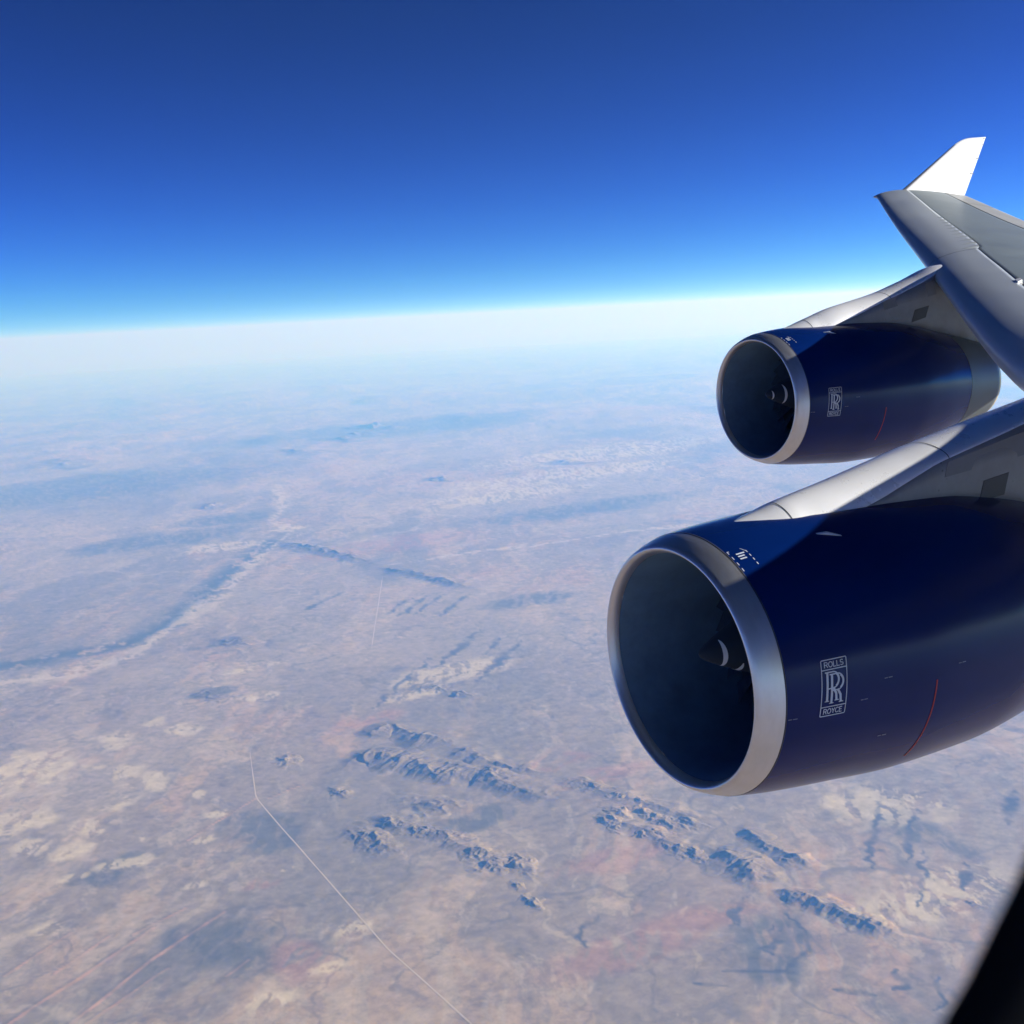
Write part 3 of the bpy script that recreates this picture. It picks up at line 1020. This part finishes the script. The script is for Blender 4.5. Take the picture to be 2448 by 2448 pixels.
wing_piece('leading_edge', .3, 18.60, le_row, M_LE, 70)
wing_piece('leading_edge', 18.62, 28.76, le_row, M_LE, 50)

def te_row(y):
    cr = float(c_rear(y)) + .004
    cu = np.linspace(cr, 1.0, 12)
    return np.concatenate([wing_pt(y, np.array([cr]), True, -.06), wing_pt(y, cu, True, .002), wing_pt(y, cu[::-1], False, -.002), wing_pt(y, np.array([cr]), False, .06)])

wing_piece('flap', .5, 9.0, te_row, M_TE, 12)
wing_piece('flap', 9.3, 19.5, te_row, M_TE, 20)
wing_piece('aileron', 19.6, 26.6, te_row, M_TE, 20)
wing_piece('trailing_edge', 26.66, 28.7, te_row, M_TE, 8)

# chordwise wrinkles along the aft edge of the outer leading-edge skin
rng = random.Random(4)
for k, y in enumerate(np.linspace(18.8, 23.4, 11)):
    ln = .5 * (1 - k / 13) + .1
    cf = float(c_front(y)) - .002
    ch = float(chord(y))
    V, F = [], []
    n_ = 8
    for i, t in enumerate(np.linspace(0, 1, n_)):
        c = cf - ln / ch * t
        hw, hh = .045 * (1 - t) ** .5 + .004, (.055 if k == 0 else .030) * (1 - t)
        for s_, hgt in ((-1, .004), (0, hh + .007), (1, .004)):
            V.append(wing_pt(y + s_ * hw, c, True, hgt))
        if i:
            j = 3 * i
            F += [[j - 3, j - 2, j + 1, j], [j - 2, j - 1, j + 2, j + 1]]
    link('skin_wrinkle', poly_mesh('skin_wrinkle', V, F), M_LE, wing)

# winglet
def winglet():
    rl, rt = np.array([30.45, 28.72, 1.98]), np.array([33.62, 28.72, 1.86])
    tl, tt = np.array([34.55, 29.72, 3.87]), np.array([35.80, 29.72, 3.93])
    rows = []
    for t in np.concatenate([np.linspace(0, .88, 18), np.linspace(.9, 1.0, 8)]):
        a, b_ = rl + (tl - rl) * t, rt + (tt - rt) * t
        if t > .88:
            e = (t - .88) / .12
            a = a + (b_ - a) * (1 - math.sqrt(max(0, 1 - e * e))) * .32
        d = b_ - a
        span = (tl - rl)
        nrm = np.cross(d, span)
        nrm /= np.linalg.norm(nrm)
        if nrm[1] > 0: nrm = -nrm
        ch = np.linalg.norm(d)
        th = .075 if t < .97 else .075 * max(.1, (1 - t) / .03)
        c = np.concatenate([np.linspace(1, 0, 18) ** 1.6, (np.linspace(0, 1, 18) ** 1.6)[1:-1]])
        upf = np.array([True] * 18 + [False] * 16)
        f = foil(c, upf, th) - .012 * 4 * c * (1 - c)
        rows.append(a + c[:, None] * d + (f * ch)[:, None] * nrm)
    me = grid_mesh('winglet', np.array(rows), closed_v=True)
    bm = bmesh.new()
    bm.from_mesh(me)
    bmesh.ops.recalc_face_normals(bm, faces=bm.faces)
    bm.to_mesh(me)
    bm.free()
    return me

wl = link('winglet', winglet(), M_WINGLET, airplane)
# bare metal strip along the winglet's leading edge, thin dark rods on its trailing edge
WL = (np.array([30.45, 28.72, 1.98]), np.array([33.62, 28.72, 1.86]), np.array([34.55, 29.72, 3.87]), np.array([35.80, 29.72, 3.93]))
def wl_pt(t, c, off):
    a, b_ = WL[0] + (WL[2] - WL[0]) * t, WL[1] + (WL[3] - WL[1]) * t
    d = b_ - a
    nrm = np.cross(d, WL[2] - WL[0])
    nrm /= np.linalg.norm(nrm)
    if nrm[1] > 0: nrm = -nrm
    f = foil(np.array([c]), True, .075)[0] - .012 * 4 * c * (1 - c)
    return a + c * d + nrm * (f * np.linalg.norm(d) + off)
rows = [[wl_pt(t, c, .004) for c in np.linspace(0.0, .055, 8) ** 1.0] for t in np.linspace(.01, .87, 16)]
link('leading_edge', grid_mesh('leading_edge', np.array(rows)), M_LIP, wl)
for t in (.36, .62, .86, .97):
    p, q = wl_pt(t, .93, .012), wl_pt(t, 1.03, .0)
    V = [p + np.array((0, 0, dz)) for dz in (-.018, .018)] + [q + np.array((0, 0, dz)) for dz in (.008, -.008)]
    V += [v + np.array((0, .02, 0)) for v in V]
    F = [[0, 1, 2, 3], [7, 6, 5, 4]] + [[i, i + 4, (i + 1) % 4 + 4, (i + 1) % 4] for i in range(4)]
    link('static_wick', poly_mesh('static_wick', V, F), M_SEAM, wl, smooth=False)
# small white fitting at the aft edge of the leading-edge skin
V, F = [], []
for i, (dy, dc) in enumerate(((-.10, -.004), (.10, -.004), (.07, .012), (-.07, .012))):
    V += [wing_pt(15.25 + dy, float(c_front(15.25)) + dc, True, .0), wing_pt(15.25 + dy, float(c_front(15.25)) + dc, True, .05 if dc > 0 else .03)]
F = [[1, 3, 5, 7], [0, 2, 3, 1], [2, 4, 5, 3], [4, 6, 7, 5], [6, 0, 1, 7]]
link('fitting', poly_mesh('fitting', V, F), M_WINGLET, wing, smooth=False)
# wing tip cap joining wing and winglet
rows = []
for e in np.linspace(0, 1, 9):
    y = 28.76
    c = np.concatenate([np.linspace(1, 0, 24) ** 1.6, (np.linspace(0, 1, 24) ** 1.6)[1:]])
    upf = np.array([True] * 24 + [False] * 23)
    P = wing_pt(y, c, upf)
    mid = .5 * (wing_pt(y, c, True) + wing_pt(y, c, False))
    Q = mid + (P - mid) * math.sqrt(max(0, 1 - e * e))
    Q[:, 1] += .16 * e
    rows.append(Q)
link('wing_tip', grid_mesh('wing_tip', np.array(rows), flip=True), M_LE, wing)

# ----- cabin window surround close by the seat
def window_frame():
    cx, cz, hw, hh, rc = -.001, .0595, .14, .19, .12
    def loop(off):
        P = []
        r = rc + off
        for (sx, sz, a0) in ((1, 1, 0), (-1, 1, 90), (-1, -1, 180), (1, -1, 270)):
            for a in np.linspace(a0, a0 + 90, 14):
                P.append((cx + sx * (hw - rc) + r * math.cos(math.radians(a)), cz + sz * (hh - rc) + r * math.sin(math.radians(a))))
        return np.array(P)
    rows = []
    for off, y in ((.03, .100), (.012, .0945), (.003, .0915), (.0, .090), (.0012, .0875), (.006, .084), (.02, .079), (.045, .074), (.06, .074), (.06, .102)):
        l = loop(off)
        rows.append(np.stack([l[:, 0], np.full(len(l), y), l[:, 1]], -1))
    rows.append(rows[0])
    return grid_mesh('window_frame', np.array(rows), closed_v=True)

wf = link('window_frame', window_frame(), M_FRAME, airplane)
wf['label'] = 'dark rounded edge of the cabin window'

# ---------------------------------------------------------------- the air: one even haze from the ground to above the airplane
M_HAZE = bpy.data.materials.new('haze_air')
M_HAZE.use_nodes = True
nt = M_HAZE.node_tree
nt.nodes.clear()
ho = nt.nodes.new('ShaderNodeOutputMaterial')
hv = nt.nodes.new('ShaderNodeVolumePrincipled')
hv.inputs['Color'].default_value = (0.12, 0.36, 1.0, 1)
hv.inputs['Absorption Color'].default_value = (0.94, 0.94, 0.94, 1)
hv.inputs['Density'].default_value = 1.8e-5
hv.inputs['Anisotropy'].default_value = 0.2
nt.links.new(hv.outputs[0], ho.inputs['Volume'])
B = 1200000.0
zt, zb_ = 1800.0, -ALT - 13600.0
V = [(sx * B, sy * B, z) for z in (zb_, zt) for sx, sy in ((-1, -1), (1, -1), (1, 1), (-1, 1))]
F = [[3, 2, 1, 0], [4, 5, 6, 7], [0, 1, 5, 4], [1, 2, 6, 5], [2, 3, 7, 6], [3, 0, 4, 7]]
hz = link('haze', poly_mesh('haze', V, F), M_HAZE, smooth=False)
tag(hz, kind='stuff')
